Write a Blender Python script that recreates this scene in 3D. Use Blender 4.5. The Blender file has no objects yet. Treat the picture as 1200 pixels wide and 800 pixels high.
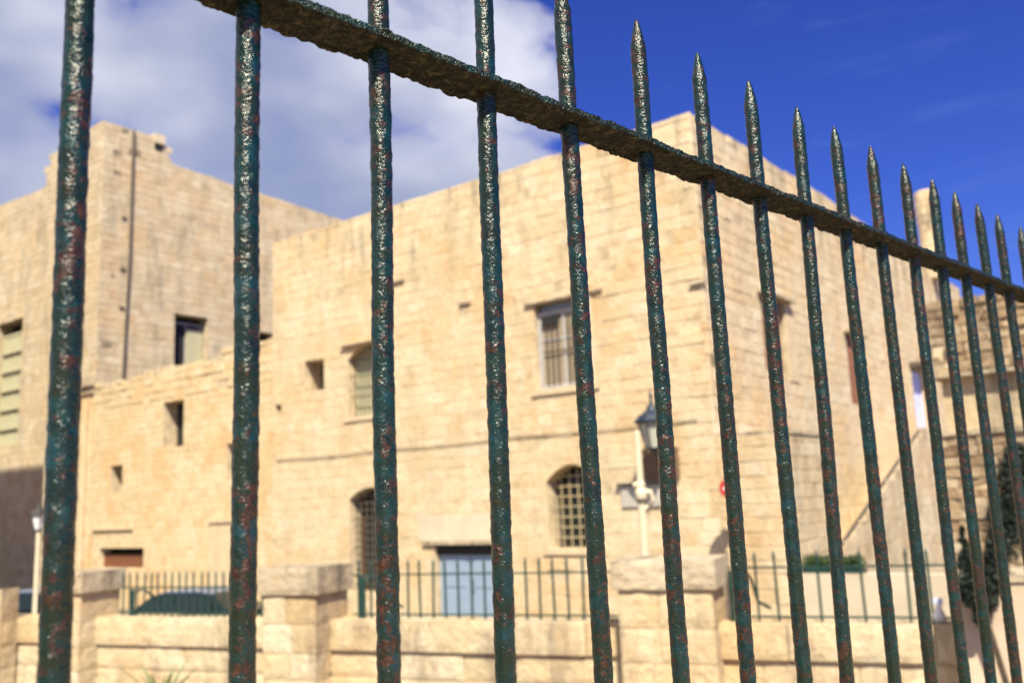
import bpy, bmesh, math, random
from math import sin, cos, radians, pi, sqrt
from mathutils import Vector, noise, Matrix
random.seed(7)
scene = bpy.context.scene
col = scene.collection

# ------------------------------------------------------------------ camera
CAM_F, CAM_PITCH, CAM_ROLL = 1.08820, 0.172515, -0.042657
cam_d = bpy.data.cameras.new("camera"); cam = bpy.data.objects.new("camera", cam_d); col.objects.link(cam)
fw = Vector((0, cos(CAM_PITCH), sin(CAM_PITCH))); rt = Vector((1, 0, 0)); up = rt.cross(fw)
R_ = rt*cos(CAM_ROLL) + up*sin(CAM_ROLL); U_ = up*cos(CAM_ROLL) - rt*sin(CAM_ROLL)
cam.matrix_world = Matrix(((R_.x, U_.x, -fw.x, 0), (R_.y, U_.y, -fw.y, 0), (R_.z, U_.z, -fw.z, 0), (0, 0, 0, 1)))
cam_d.sensor_width = 36; cam_d.lens = CAM_F*1000/1200*36
cam_d.clip_start = 0.02; cam_d.clip_end = 3000
cam_d.dof.use_dof = True; cam_d.dof.focus_distance = 1.02; cam_d.dof.aperture_fstop = 5.6
cam_d.dof.aperture_blades = 7
scene.camera = cam

def project(p):
    d = p.dot(fw)
    if d < 0.05: return None
    return (600+1000*CAM_F*p.dot(R_)/d, 400-1000*CAM_F*p.dot(U_)/d)

# ------------------------------------------------------------------ light
SUN_AZ, SUN_EL = radians(-86), radians(50)
sun_dir = Vector((cos(SUN_AZ)*cos(SUN_EL), sin(SUN_AZ)*cos(SUN_EL), sin(SUN_EL)))
sd = bpy.data.lights.new("sun", 'SUN'); sd.energy = 5.0; sd.angle = radians(0.53); sd.color = (1.0, 0.91, 0.69)
so = bpy.data.objects.new("sun", sd); col.objects.link(so); so.rotation_euler = sun_dir.to_track_quat('Z', 'Y').to_euler()
so.location = (0, 0, 60)
scene.view_settings.view_transform = 'Standard'; scene.view_settings.look = 'None'
scene.view_settings.exposure = 0.88; scene.view_settings.gamma = 1.0

world = bpy.data.worlds.new("World"); scene.world = world; world.use_nodes = True
wt = world.node_tree; wt.nodes.clear()
def N(t, typ, **kw):
    n = t.nodes.new(typ)
    for k, v in kw.items():
        if k == 'i':
            for a, b in v.items(): n.inputs[a].default_value = b
        else: setattr(n, k, v)
    return n
def L(t, a, b): t.links.new(a, b)
def math_(t, op, a, b=None, clamp=False):
    n = t.nodes.new('ShaderNodeMath'); n.operation = op; n.use_clamp = clamp
    for k, v in ((0, a), (1, b)):
        if v is None: continue
        if isinstance(v, (int, float)): n.inputs[k].default_value = v
        else: t.links.new(v, n.inputs[k])
    return n.outputs[0]
def ramp(t, fac, stops, interp='LINEAR'):
    n = t.nodes.new('ShaderNodeValToRGB'); cr = n.color_ramp; cr.interpolation = interp
    while len(cr.elements) > 1: cr.elements.remove(cr.elements[-1])
    cr.elements[0].position = stops[0][0]; cr.elements[0].color = (*stops[0][1], 1) if len(stops[0][1]) == 3 else stops[0][1]
    for p, c in stops[1:]:
        e = cr.elements.new(p); e.color = (*c, 1) if len(c) == 3 else c
    t.links.new(fac, n.inputs[0]); return n.outputs[0]
def mixc(t, fac, a, b, mode='MIX'):
    n = t.nodes.new('ShaderNodeMix'); n.data_type = 'RGBA'; n.blend_type = mode
    for k, v in ((0, fac), (6, a), (7, b)):
        if isinstance(v, (int, float)): n.inputs[k].default_value = v
        elif isinstance(v, tuple): n.inputs[k].default_value = (*v, 1) if len(v) == 3 else v
        else: t.links.new(v, n.inputs[k])
    return n.outputs[2]
g = lambda v: (v, v, v)

sky = N(wt, 'ShaderNodeTexSky', sky_type='NISHITA', sun_disc=False, sun_elevation=SUN_EL, sun_rotation=radians(90)-SUN_AZ,
        air_density=1.0, dust_density=0.2, ozone_density=4.0)
tc = N(wt, 'ShaderNodeTexCoord')
sep = N(wt, 'ShaderNodeSeparateXYZ'); L(wt, tc.outputs['Generated'], sep.inputs[0])
hsv = N(wt, 'ShaderNodeHueSaturation', i={0: 0.515, 1: 1.22, 2: 0.98}); L(wt, sky.outputs[0], hsv.inputs['Color'])
mp = N(wt, 'ShaderNodeMapping'); L(wt, tc.outputs['Generated'], mp.inputs[0]); mp.inputs['Scale'].default_value = (1, 1, 1.7); mp.inputs['Location'].default_value = (12.5, 1.1, 2.2)
n1 = N(wt, 'ShaderNodeTexNoise', i={'Scale': 5.0, 'Detail': 8.0, 'Roughness': 0.5, 'Distortion': 0.25}); L(wt, mp.outputs[0], n1.inputs[0])
n2 = N(wt, 'ShaderNodeTexNoise', i={'Scale': 2.1, 'Detail': 4.0, 'Roughness': 0.5}); L(wt, mp.outputs[0], n2.inputs[0])
side = math_(wt, 'MINIMUM', math_(wt, 'MULTIPLY', math_(wt, 'SUBTRACT', sep.outputs[0], 0.02), -1.0), 0.16)
dens = math_(wt, 'ADD', n1.outputs[0], side)
mask = ramp(wt, dens, [(0.47, g(0)), (0.51, g(.5)), (0.57, g(.85)), (0.70, g(1))])
ccol = ramp(wt, n2.outputs[0], [(0.36, (2.3, 3.0, 5.6)), (0.46, (3.8, 4.3, 6.2)), (0.54, (6.2, 6.5, 7.9)), (0.64, (9.0, 9.1, 10.0))])
wisp = N(wt, 'ShaderNodeTexNoise', i={'Scale': 5.0, 'Detail': 6.0, 'Roughness': 0.6, 'Distortion': 0.6})
mp2 = N(wt, 'ShaderNodeMapping'); L(wt, tc.outputs['Generated'], mp2.inputs[0]); mp2.inputs['Scale'].default_value = (1, 1, 5); L(wt, mp2.outputs[0], wisp.inputs[0])
wmask = ramp(wt, wisp.outputs[0], [(0.56, g(0)), (0.85, g(.28))])
grade = mixc(wt, 1.0, hsv.outputs[0], (.70, .74, 1.38), 'MULTIPLY')
skc = mixc(wt, wmask, grade, (1.8, 3.4, 8.0))
skc = mixc(wt, mask, skc, ccol)
bg = N(wt, 'ShaderNodeBackground', i={1: 0.055}); L(wt, skc, bg.inputs[0])
wo = N(wt, 'ShaderNodeOutputWorld'); L(wt, bg.outputs[0], wo.inputs[0])

# ------------------------------------------------------------------ materials
def newmat(name):
    m = bpy.data.materials.new(name); m.use_nodes = True
    t = m.node_tree; p = t.nodes['Principled BSDF']; return m, t, p
def tex(t, scale, detail=3, rough=.5, vec=None, dist=0, stretch=None):
    n = t.nodes.new('ShaderNodeTexNoise'); n.inputs['Scale'].default_value = scale; n.inputs['Detail'].default_value = detail
    n.inputs['Roughness'].default_value = rough; n.inputs['Distortion'].default_value = dist
    if vec is None:
        vec = t.nodes.new('ShaderNodeNewGeometry').outputs['Position']
    if stretch:
        mm = t.nodes.new('ShaderNodeMapping'); mm.inputs['Scale'].default_value = stretch; t.links.new(vec, mm.inputs[0]); vec = mm.outputs[0]
    t.links.new(vec, n.inputs[0]); return n.outputs[0]
def bump(t, p, h, strength=.5, dist=.02):
    b = t.nodes.new('ShaderNodeBump'); b.inputs['Strength'].default_value = strength; b.inputs['Distance'].default_value = dist
    t.links.new(h, b.inputs['Height']); t.links.new(b.outputs[0], p.inputs['Normal'])

def stone_mat(name, dark, mid, light, stain=.5, stain_col=(.14, .12, .10), grime_z=None, rough_amt=.5, orange=.5):
    m, t, p = newmat(name)
    at = N(t, 'ShaderNodeAttribute', attribute_name='tone')
    base = ramp(t, at.outputs['Fac'], [(0, dark), (.5, mid), (1, light)])
    big = tex(t, .55, 4, .6)
    fac = ramp(t, big, [(.46, g(0)), (.66, g(1))])
    base = mixc(t, math_(t, 'MULTIPLY', fac, orange), base, (.60, .37, .17), 'MIX')
    pale = ramp(t, tex(t, .9, 5, .65, stretch=(1, 1, .8)), [(.5, g(0)), (.66, g(.6))])
    base = mixc(t, pale, base, (.64, .56, .42))
    och = ramp(t, tex(t, 1.7, 5, .7, stretch=(1, 1, .7)), [(.54, g(0)), (.68, g(.75))])
    base = mixc(t, math_(t, 'MULTIPLY', och, orange*1.3), base, (.56, .34, .15))
    med = tex(t, 3.0, 5, .7)
    base = mixc(t, ramp(t, med, [(.34, g(.34)), (.48, g(0))]), base, (.36, .24, .13))
    pit = tex(t, 11, 4, .7)
    base = mixc(t, ramp(t, pit, [(.30, g(.6)), (.42, g(0))]), base, (.25, .17, .10))
    # weather stains: streaky, strongest under the roof line
    st = tex(t, 1.0, 5, .65, stretch=(1.6, 1.6, .4))
    smask = ramp(t, st, [(.50, g(0)), (.66, g(stain))])
    if grime_z:
        ge = t.nodes.new('ShaderNodeNewGeometry'); sx = t.nodes.new('ShaderNodeSeparateXYZ'); t.links.new(ge.outputs['Position'], sx.inputs[0])
        mr = t.nodes.new('ShaderNodeMapRange'); t.links.new(sx.outputs[2], mr.inputs[0])
        mr.inputs[1].default_value = grime_z[0]; mr.inputs[2].default_value = grime_z[1]; mr.inputs[3].default_value = .16; mr.inputs[4].default_value = 1
        smask = math_(t, 'MULTIPLY', smask, mr.outputs[0])
    base = mixc(t, smask, base, stain_col)
    t.links.new(base, p.inputs['Base Color']); p.inputs['Roughness'].default_value = .93; p.inputs['Specular IOR Level'].default_value = .2
    hh = math_(t, 'ADD', math_(t, 'MULTIPLY', tex(t, 7, 6, .7), 1.0), math_(t, 'MULTIPLY', tex(t, 2.0, 3, .6), 1.2))
    bump(t, p, hh, rough_amt, .06)
    return m
M = {}
M['main'] = stone_mat('honey_limestone', (.54, .425, .275), (.60, .495, .34), (.65, .56, .415), .85, (.19, .165, .125), (6.2, 9.2), .5, .5)
M['wing'] = stone_mat('orange_limestone', (.53, .40, .235), (.61, .49, .315), (.66, .56, .40), .3, (.24, .19, .13), (4.0, 5.6), .5, .6)
M['tower'] = stone_mat('grey_buff_limestone', (.44, .35, .235), (.52, .43, .305), (.58, .50, .38), .5, (.24, .21, .16), None, .4, .3)
M['wall'] = stone_mat('parapet_limestone', (.48, .38, .235), (.54, .445, .295), (.60, .52, .38), .85, (.25, .20, .15), None, .7, .4)
M['cap'] = stone_mat('weathered_capstone', (.40, .33, .24), (.47, .40, .30), (.52, .46, .37), .95, (.14, .115, .09), None, .9, .15)
M['rubble'] = stone_mat('rubble_stone', (.24, .16, .10), (.38, .28, .18), (.55, .46, .33), .5, (.12, .08, .06), None, 1, .1)
def plain(name, c, rough=.6, metal=0, var=.15, scale=8, spec=.5, bumpd=0):
    m, t, p = newmat(name)
    f = tex(t, scale, 4, .6)
    d = tuple(x*(1-var) for x in c); l = tuple(min(1, x*(1+var)) for x in c)
    t.links.new(ramp(t, f, [(.3, d), (.7, l)]), p.inputs['Base Color'])
    p.inputs['Roughness'].default_value = rough; p.inputs['Metallic'].default_value = metal; p.inputs['Specular IOR Level'].default_value = spec
    if bumpd: bump(t, p, tex(t, scale*3, 4, .6), .6, bumpd)
    return m
M['mortar'] = plain('old_mortar', (.52, .42, .29), .95, 0, .3, 2.5, .1, .02)
M['mortar_tower'] = plain('grey_mortar', (.45, .37, .27), .95, 0, .25, 2.5, .1, .02)
M['plaster'] = plain('pinkish_plaster', (.54, .43, .33), .9, 0, .15, 1.6, .1, .02)
M['white_plaster'] = plain('whitish_plaster', (.56, .48, .37), .9, 0, .1, 1.5, .1, .01)
M['jamb'] = plain('pale_dressed_stone', (.56, .45, .31), .9, 0, .12, 3, .1, .01)
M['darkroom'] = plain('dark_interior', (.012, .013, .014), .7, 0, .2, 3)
M['glass'] = plain('dark_window_glass', (.015, .022, .022), .15, 0, .3, 2)
M['bluedoor'] = plain('pale_blue_paint', (.25, .33, .46), .5, 0, .06, 5)
M['bluedoor2'] = plain('lilac_blue_paint', (.50, .55, .85), .5, 0, .06, 5)
M['greywood'] = plain('weathered_grey_wood', (.38, .37, .38), .8, 0, .2, 12)
M['brownwood'] = plain('brown_shutter_paint', (.24, .10, .05), .65, 0, .2, 9)
M['redwood'] = plain('rusty_red_wood', (.17, .065, .03), .7, 0, .3, 14)
M['creamwood'] = plain('cream_shutter_paint', (.44, .42, .28), .7, 0, .1, 8)
M['irondark'] = plain('dark_iron_grille', (.045, .04, .04), .6, .2, .3, 20)
M['ironcream'] = plain('cream_painted_grille', (.40, .33, .20), .6, 0, .15, 12)
M['irongreen'] = plain('dark_green_iron', (.012, .045, .04), .45, .1, .3, 15)
M['pipe'] = plain('dark_pipe', (.09, .075, .06), .6, 0, .2, 3)
M['cable'] = plain('old_cable', (.13, .10, .075), .7, 0, .2, 3)
M['lampblue'] = plain('dark_blue_lamp_paint', (.008, .022, .05), .5, .1, .2, 10)
M['lampglass'] = plain('frosted_lamp_glass', (.45, .45, .40), .25, 0, .1, 5)
M['creampole'] = plain('cream_painted_pole', (.62, .54, .40), .5, 0, .08, 6)
M['plaque'] = plain('grey_marble', (.42, .40, .37), .5, 0, .12, 5)
M['lantern_shade'] = plain('painted_lantern_shadow', (.16, .10, .06), .8, 0, .2, 4)  # brown of the lantern's shadow on the wall, put into the colour
M['red'] = plain('red_sign_enamel', (.38, .025, .02), .35, 0, .05, 4)
M['white'] = plain('white_enamel', (.78, .78, .80), .4, 0, .03, 4)
M['ground'] = plain('pale_road_surface', (.20, .175, .14), .95, 0, .2, 1.5, .2, .01)
M['earth'] = plain('dry_gravel_ground', (.22, .17, .11), .97, 0, .3, 3, .1, .02)
M['carpaint'] = plain('dark_car_paint', (.012, .020, .022), .22, .3, .05, 3)
M['carglass'] = plain('tinted_car_glass', (.008, .016, .018), .06, 0, .05, 3)
M['carhighlight'] = plain('blue_grey_roof_highlight', (.18, .22, .34), .25, .3, .05, 3)  # bluish highlight on the dark car's roof, put into the colour
M['rubber'] = plain('tyre_rubber', (.02, .02, .02), .85, 0, .1, 9)
M['silver'] = plain('silver_wheel', (.45, .45, .46), .35, .7, .05, 9)
M['lamplens'] = plain('car_lamp_lens', (.55, .10, .08), .2, 0, .05, 9)
M['leaf'] = plain('dark_green_leaves', (.035, .075, .018), .55, 0, .5, 30)
M['leafshadow'] = plain('shadow_black_leaves', (.010, .020, .014), .6, 0, .4, 20)  # leaf colour taken near black to imitate deep shadow
M['agave'] = plain('agave_green', (.10, .15, .045), .5, 0, .3, 10)
M['bark'] = plain('brown_bark', (.07, .05, .035), .9, 0, .3, 20)
M['curtain'] = plain('beige_blind', (.30, .24, .17), .8, 0, .1, 6)

# corroded, repeatedly painted iron of the near fence
def iron_mat(name, rail=False):
    m, t, p = newmat(name)
    tcn = N(t, 'ShaderNodeTexCoord'); oi = N(t, 'ShaderNodeObjectInfo')
    ad = N(t, 'ShaderNodeVectorMath', operation='ADD'); sc = N(t, 'ShaderNodeVectorMath', operation='SCALE')
    L(t, oi.outputs['Random'], sc.inputs[3]); sc.inputs[0].default_value = (7, 3, 11)
    L(t, tcn.outputs['Object'], ad.inputs[0]); L(t, sc.outputs[0], ad.inputs[1])
    v = ad.outputs[0]
    paint = ramp(t, tex(t, 60, 4, .6, v), [(.3, (.0008, .008, .009)), (.5, (.0015, .019, .019)), (.60, (.002, .030, .034)), (.72, (.006, .036, .062))])
    paint = mixc(t, ramp(t, tex(t, 23, 3, .6, v), [(.42, g(0)), (.62, g(.8))]), paint, (.008, .016, .006))
    rustc = ramp(t, tex(t, 240, 4, .65, v), [(.3, (.010, .004, .003)), (.5, (.036, .013, .008)), (.66, (.072, .028, .014)), (.76, (.095, .045, .022))])
    a = tex(t, 70 if not rail else 40, 6, .72, v, .5); b = tex(t, 130, 5, .7, v)
    rm = math_(t, 'ADD', math_(t, 'MULTIPLY', a, .72), math_(t, 'MULTIPLY', b, .34))
    rm = math_(t, 'ADD', rm, math_(t, 'MULTIPLY', math_(t, 'SUBTRACT', tex(t, 5, 2, .5, v), .5), .22))
    lo = .557 if not rail else .60
    rmask = ramp(t, rm, [(lo, g(0)), (lo+.045, g(.95))])
    colr = mixc(t, rmask, paint, rustc)
    if rail:
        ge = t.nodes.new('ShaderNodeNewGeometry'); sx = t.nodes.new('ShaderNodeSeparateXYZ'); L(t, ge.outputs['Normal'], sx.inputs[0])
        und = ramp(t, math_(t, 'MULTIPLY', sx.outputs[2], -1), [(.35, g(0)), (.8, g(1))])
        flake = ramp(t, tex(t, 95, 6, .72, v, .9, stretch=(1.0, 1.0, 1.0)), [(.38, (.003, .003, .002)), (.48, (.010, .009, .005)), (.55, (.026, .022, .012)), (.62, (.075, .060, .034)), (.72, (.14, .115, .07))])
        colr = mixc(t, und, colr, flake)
    L(t, colr, p.inputs['Base Color'])
    p.inputs['Metallic'].default_value = 0.0
    rg = ramp(t, tex(t, 300, 3, .6, v), [(.35, g(.17)), (.65, g(.30))])
    rg = mixc(t, math_(t, 'MULTIPLY', rmask, .5), rg, g(.42))
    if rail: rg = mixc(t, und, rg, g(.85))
    L(t, rg, p.inputs['Roughness'])
    p.inputs['Specular IOR Level'].default_value = .5 if not rail else .35
    p.inputs['Coat Weight'].default_value = .0; p.inputs['Coat Roughness'].default_value = .2
    vo = N(t, 'ShaderNodeTexVoronoi', i={'Scale': 380.0}); L(t, v, vo.inputs[0])
    h = math_(t, 'ADD', math_(t, 'MULTIPLY', tex(t, 300, 4, .6, v), 1.0), math_(t, 'MULTIPLY', vo.outputs[0], .45))
    h = math_(t, 'ADD', h, math_(t, 'MULTIPLY', tex(t, 130, 3, .6, v), .9))
    bump(t, p, h, .9, .0011 if not rail else .004)
    return m
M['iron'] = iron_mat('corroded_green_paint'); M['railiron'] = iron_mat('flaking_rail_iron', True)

# ------------------------------------------------------------------ object helpers
def link(name, data, parent=None, loc=None):
    o = bpy.data.objects.new(name, data); col.objects.link(o)
    if loc is not None: o.location = loc
    if parent is not None: o.parent = parent
    return o
def thing(name, label, cat, loc, group=None):
    o = link(name, None, None, Vector(loc)); o.empty_display_size = .3
    o['label'] = label; o['category'] = cat
    if group: o['group'] = group
    return o
class MB:
    """collects geometry in world coordinates; build() makes one object, origin moved to its own base"""
    def __init__(s): s.v = []; s.f = []; s.t = []
    def face(s, pts, tone=.5):
        b = len(s.v); s.v += [Vector(p) for p in pts]; s.f.append(tuple(range(b, b+len(pts)))); s.t.append(tone)
    def solid(s, verts, faces, tone=.5):
        b = len(s.v); s.v += [Vector(p) for p in verts]
        for f in faces: s.f.append(tuple(b+i for i in f)); s.t.append(tone)
    def box(s, F, u0, u1, z0, z1, d0, d1, tone=.5):
        P = [F.p(u, z, d) for d in (d0, d1) for z in (z0, z1) for u in (u0, u1)]
        fs = [(0, 1, 3, 2), (4, 6, 7, 5), (0, 4, 5, 1), (2, 3, 7, 6), (0, 2, 6, 4), (1, 5, 7, 3)]
        if F.flip: fs = [tuple(reversed(f)) for f in fs]
        s.solid(P, fs, tone)
    def tube(s, pts, r, n=8, tone=.5, caps=True, radii=None):
        pts = [Vector(p) for p in pts]; b = len(s.v)
        for i, p in enumerate(pts):
            a = pts[min(i+1, len(pts)-1)]-pts[max(i-1, 0)]; a.normalize()
            x = a.cross(Vector((0, 0, 1)) if abs(a.z) < .9 else Vector((1, 0, 0))).normalized(); y = a.cross(x)
            rr = radii[i] if radii else r
            for k in range(n): s.v.append(p + (x*cos(2*pi*k/n)+y*sin(2*pi*k/n))*rr)
        for i in range(len(pts)-1):
            for k in range(n):
                q = (k+1) % n; s.f.append((b+i*n+k, b+i*n+q, b+(i+1)*n+q, b+(i+1)*n+k)); s.t.append(tone)
        if caps:
            s.f.append(tuple(b+k for k in reversed(range(n)))); s.t.append(tone)
            e = b+(len(pts)-1)*n; s.f.append(tuple(e+k for k in range(n))); s.t.append(tone)
    def lathe(s, c, prof, n=12, tone=.5, rot=0):
        b = len(s.v); c = Vector(c)
        for r, z in prof:
            for k in range(n): s.v.append(c+Vector((r*cos(2*pi*k/n+rot), r*sin(2*pi*k/n+rot), z)))
        for i in range(len(prof)-1):
            for k in range(n):
                q = (k+1) % n; s.f.append((b+i*n+k, b+i*n+q, b+(i+1)*n+q, b+(i+1)*n+k)); s.t.append(tone)
        s.f.append(tuple(b+k for k in reversed(range(n)))); s.t.append(tone)
        e = b+(len(prof)-1)*n; s.f.append(tuple(e+k for k in range(n))); s.t.append(tone)
    def build(s, name, mat, parent=None, origin=None, smooth=False, kind=None):
        if not s.v: return None
        if origin is None:
            xs = [p.x for p in s.v]; ys = [p.y for p in s.v]; zs = [p.z for p in s.v]
            origin = Vector(((min(xs)+max(xs))/2, (min(ys)+max(ys))/2, min(zs)))
        origin = Vector(origin)
        me = bpy.data.meshes.new(name); me.from_pydata([p-origin for p in s.v], [], s.f)
        a = me.attributes.new('tone', 'FLOAT', 'FACE'); a.data.foreach_set('value', s.t)
        if smooth: me.polygons.foreach_set('use_smooth', [True]*len(me.polygons))
        me.materials.append(mat)
        off = world_loc(parent) if parent is not None else Vector((0, 0, 0))
        o = link(name, me, parent, origin-off)
        if kind: o['kind'] = kind
        return o
def world_loc(o):
    v = Vector((0, 0, 0))
    while o is not None: v += o.location; o = o.parent
    return v
class Frame:
    def __init__(s, O, ang, n=None):
        s.O = Vector(O); s.O.z = 0; a = radians(ang); s.u = Vector((cos(a), sin(a), 0))
        c1 = Vector((s.u.y, -s.u.x, 0)); s.n = c1 if c1.dot(-s.O) > 0 else -c1
        s.flip = s.u.cross(Vector((0, 0, 1))).dot(s.n) < 0
    def p(s, u, z, d=0): return s.O + s.u*u + Vector((0, 0, z)) + s.n*d
    def shifted(s, du=0, dd=0):
        f = Frame(s.O, 0); f.O = s.O+s.u*du+s.n*dd; f.u = s.u; f.n = s.n; f.flip = s.flip; return f

# ------------------------------------------------------------------ masonry
def rect_sub(r, holes):
    out = [r]
    for (a0, a1, b0, b1) in holes:
        nxt = []
        for (u0, u1, z0, z1) in out:
            if a1 <= u0 or a0 >= u1 or b1 <= z0 or b0 >= z1: nxt.append((u0, u1, z0, z1)); continue
            if u0 < a0: nxt.append((u0, a0, z0, z1))
            if u1 > a1: nxt.append((a1, u1, z0, z1))
            m0, m1 = max(u0, a0), min(u1, a1)
            if z0 < b0: nxt.append((m0, m1, z0, b0))
            if z1 > b1: nxt.append((m0, m1, b1, z1))
        out = nxt
    return out
def slab(F, u0, u1, z0, z1, thick, holes, mat, parent, name='wall', top=None):
    """thick wall with real openings"""
    us = sorted({u0, u1, *[min(max(h[0], u0), u1) for h in holes], *[min(max(h[1], u0), u1) for h in holes]})
    if top:
        k = u0
        while k < u1: us.append(k); k += .9
        us = sorted(set(us))
    zs = sorted({z0, z1, *[h[2] for h in holes if z0 < h[2] < z1], *[h[3] for h in holes if z0 < h[3] < z1]})
    nu, nz = len(us)-1, len(zs)-1
    def filled(i, j):
        if i < 0 or j < 0 or i >= nu or j >= nz: return False
        cu, cz = (us[i]+us[i+1])/2, (zs[j]+zs[j+1])/2
        return not any(h[0] < cu < h[1] and h[2] < cz < h[3] for h in holes)
    mb = MB(); zt = lambda u, z, j: (top(u) if (top and j == nz) else z)
    for i in range(nu):
        for j in range(nz):
            if not filled(i, j): continue
            a, b = us[i], us[i+1]; c, d0_, d1_ = zs[j], zt(a, zs[j+1], j+1), zt(b, zs[j+1], j+1)
            q = [F.p(a, c), F.p(b, c), F.p(b, d1_), F.p(a, d0_)]
            mb.face(q if not F.flip else q[::-1])
            mb.face([F.p(a, c, -thick), F.p(b, c, -thick), F.p(b, d1_, -thick), F.p(a, d0_, -thick)])
            if not filled(i-1, j): mb.face([F.p(a, c), F.p(a, d0_), F.p(a, d0_, -thick), F.p(a, c, -thick)])
            if not filled(i+1, j): mb.face([F.p(b, c), F.p(b, d1_), F.p(b, d1_, -thick), F.p(b, c, -thick)])
            if not filled(i, j-1): mb.face([F.p(a, c), F.p(b, c), F.p(b, c, -thick), F.p(a, c, -thick)])
            if not filled(i, j+1): mb.face([F.p(a, d0_), F.p(b, d1_), F.p(b, d1_, -thick), F.p(a, d0_, -thick)])
    return mb.build(name, mat, parent)
def stones(F, u0, u1, z0, z1, holes, h, lmin, lmax, proud=(.012, .03), gap=.012, top=None, end0=False, end1=False, jit=.004, tone=(0, 1), miss=0.0, rng=None):
    """list of dressed stones: (frame, rect, depth, tone)"""
    rng = rng or random; out = []; z = z0; row = 0
    while z < z1-.04:
        hh = h*rng.uniform(.92, 1.08); zt = min(z+hh, z1)
        if z1-zt < h*.35: zt = z1
        u = u0 - (rng.uniform(0, .5)*lmax)
        rowt = rng.uniform(-.1, .1)
        while u < u1:
            w = rng.uniform(lmin, lmax); a, b = max(u, u0), min(u+w, u1); u += w
            if u1-b < .15: b = u1; u = u1
            if b-a < .05: continue
            zz = zt
            if top:
                tp = top((a+b)/2)
                if z > tp-.06: continue
                zz = min(zt, tp)
            t_ = min(1, max(0, rng.gauss(.5, .22)+rowt)); t_ = tone[0]+(tone[1]-tone[0])*t_
            d = rng.uniform(*proud)
            if rng.random() < miss: d = -rng.uniform(.02, .05)
            for (p0, p1, q0, q1) in rect_sub((a, b, z, zz), holes):
                if p1-p0 > .05 and q1-q0 > .04: out.append((F, p0+gap/2, p1-gap/2, q0+gap/2, q1-gap/2, d, t_))
        z = zt; row += 1
    return out
def stone_geo(mb, s, rng, rough=.005):
    F, u0, u1, z0, z1, d, t = s; c = min(.012, (u1-u0)*.2, (z1-z0)*.2); j = lambda a: rng.uniform(-a, a)
    B = [F.p(u0, z0, -.035), F.p(u1, z0, -.035), F.p(u1, z1, -.035), F.p(u0, z1, -.035)]
    Rr = [F.p(u0+j(rough), z0+j(rough), d-c), F.p(u1+j(rough), z0+j(rough), d-c), F.p(u1+j(rough), z1+j(rough), d-c), F.p(u0+j(rough), z1+j(rough), d-c)]
    K = [F.p(u0+c+j(rough), z0+c+j(rough), d+j(rough)), F.p(u1-c+j(rough), z0+c+j(rough), d+j(rough)), F.p(u1-c+j(rough), z1-c+j(rough), d+j(rough)), F.p(u0+c+j(rough), z1-c+j(rough), d+j(rough))]
    fs = [(8, 9, 10, 11)]
    for k in range(4):
        q = (k+1) % 4; fs += [(k, q, 4+q, 4+k), (4+k, 4+q, 8+q, 8+k)]
    if F.flip: fs = [tuple(reversed(f)) for f in fs]
    mb.solid(B+Rr+K, fs, t)
def lay(slist, parent, mat, limit=300, rough=.005, name='stone', rest='stonework', seed=3, box_px=True):
    rng = random.Random(seed); sc = []
    for s in slist:
        F, u0, u1, z0, z1, d, t = s; c = F.p((u0+u1)/2, (z0+z1)/2); q = project(c)
        vis = q is not None and -20 < q[0] < 1220 and -20 < q[1] < 760
        view = abs((c.normalized()).dot(F.n))
        a = (u1-u0)*(z1-z0)*view/c.length_squared
        sc.append((-(a if vis else a*1e-3), s))
    sc.sort(key=lambda x: x[0])
    for k, (_, s) in enumerate(sc[:limit]):
        mb = MB(); stone_geo(mb, s, rng, rough); mb.build(name, mat, parent)
    mb = MB()
    for _, s in sc[limit:]: stone_geo(mb, s, rng, rough)
    mb.build(rest, mat, parent, kind='stuff')

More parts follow.
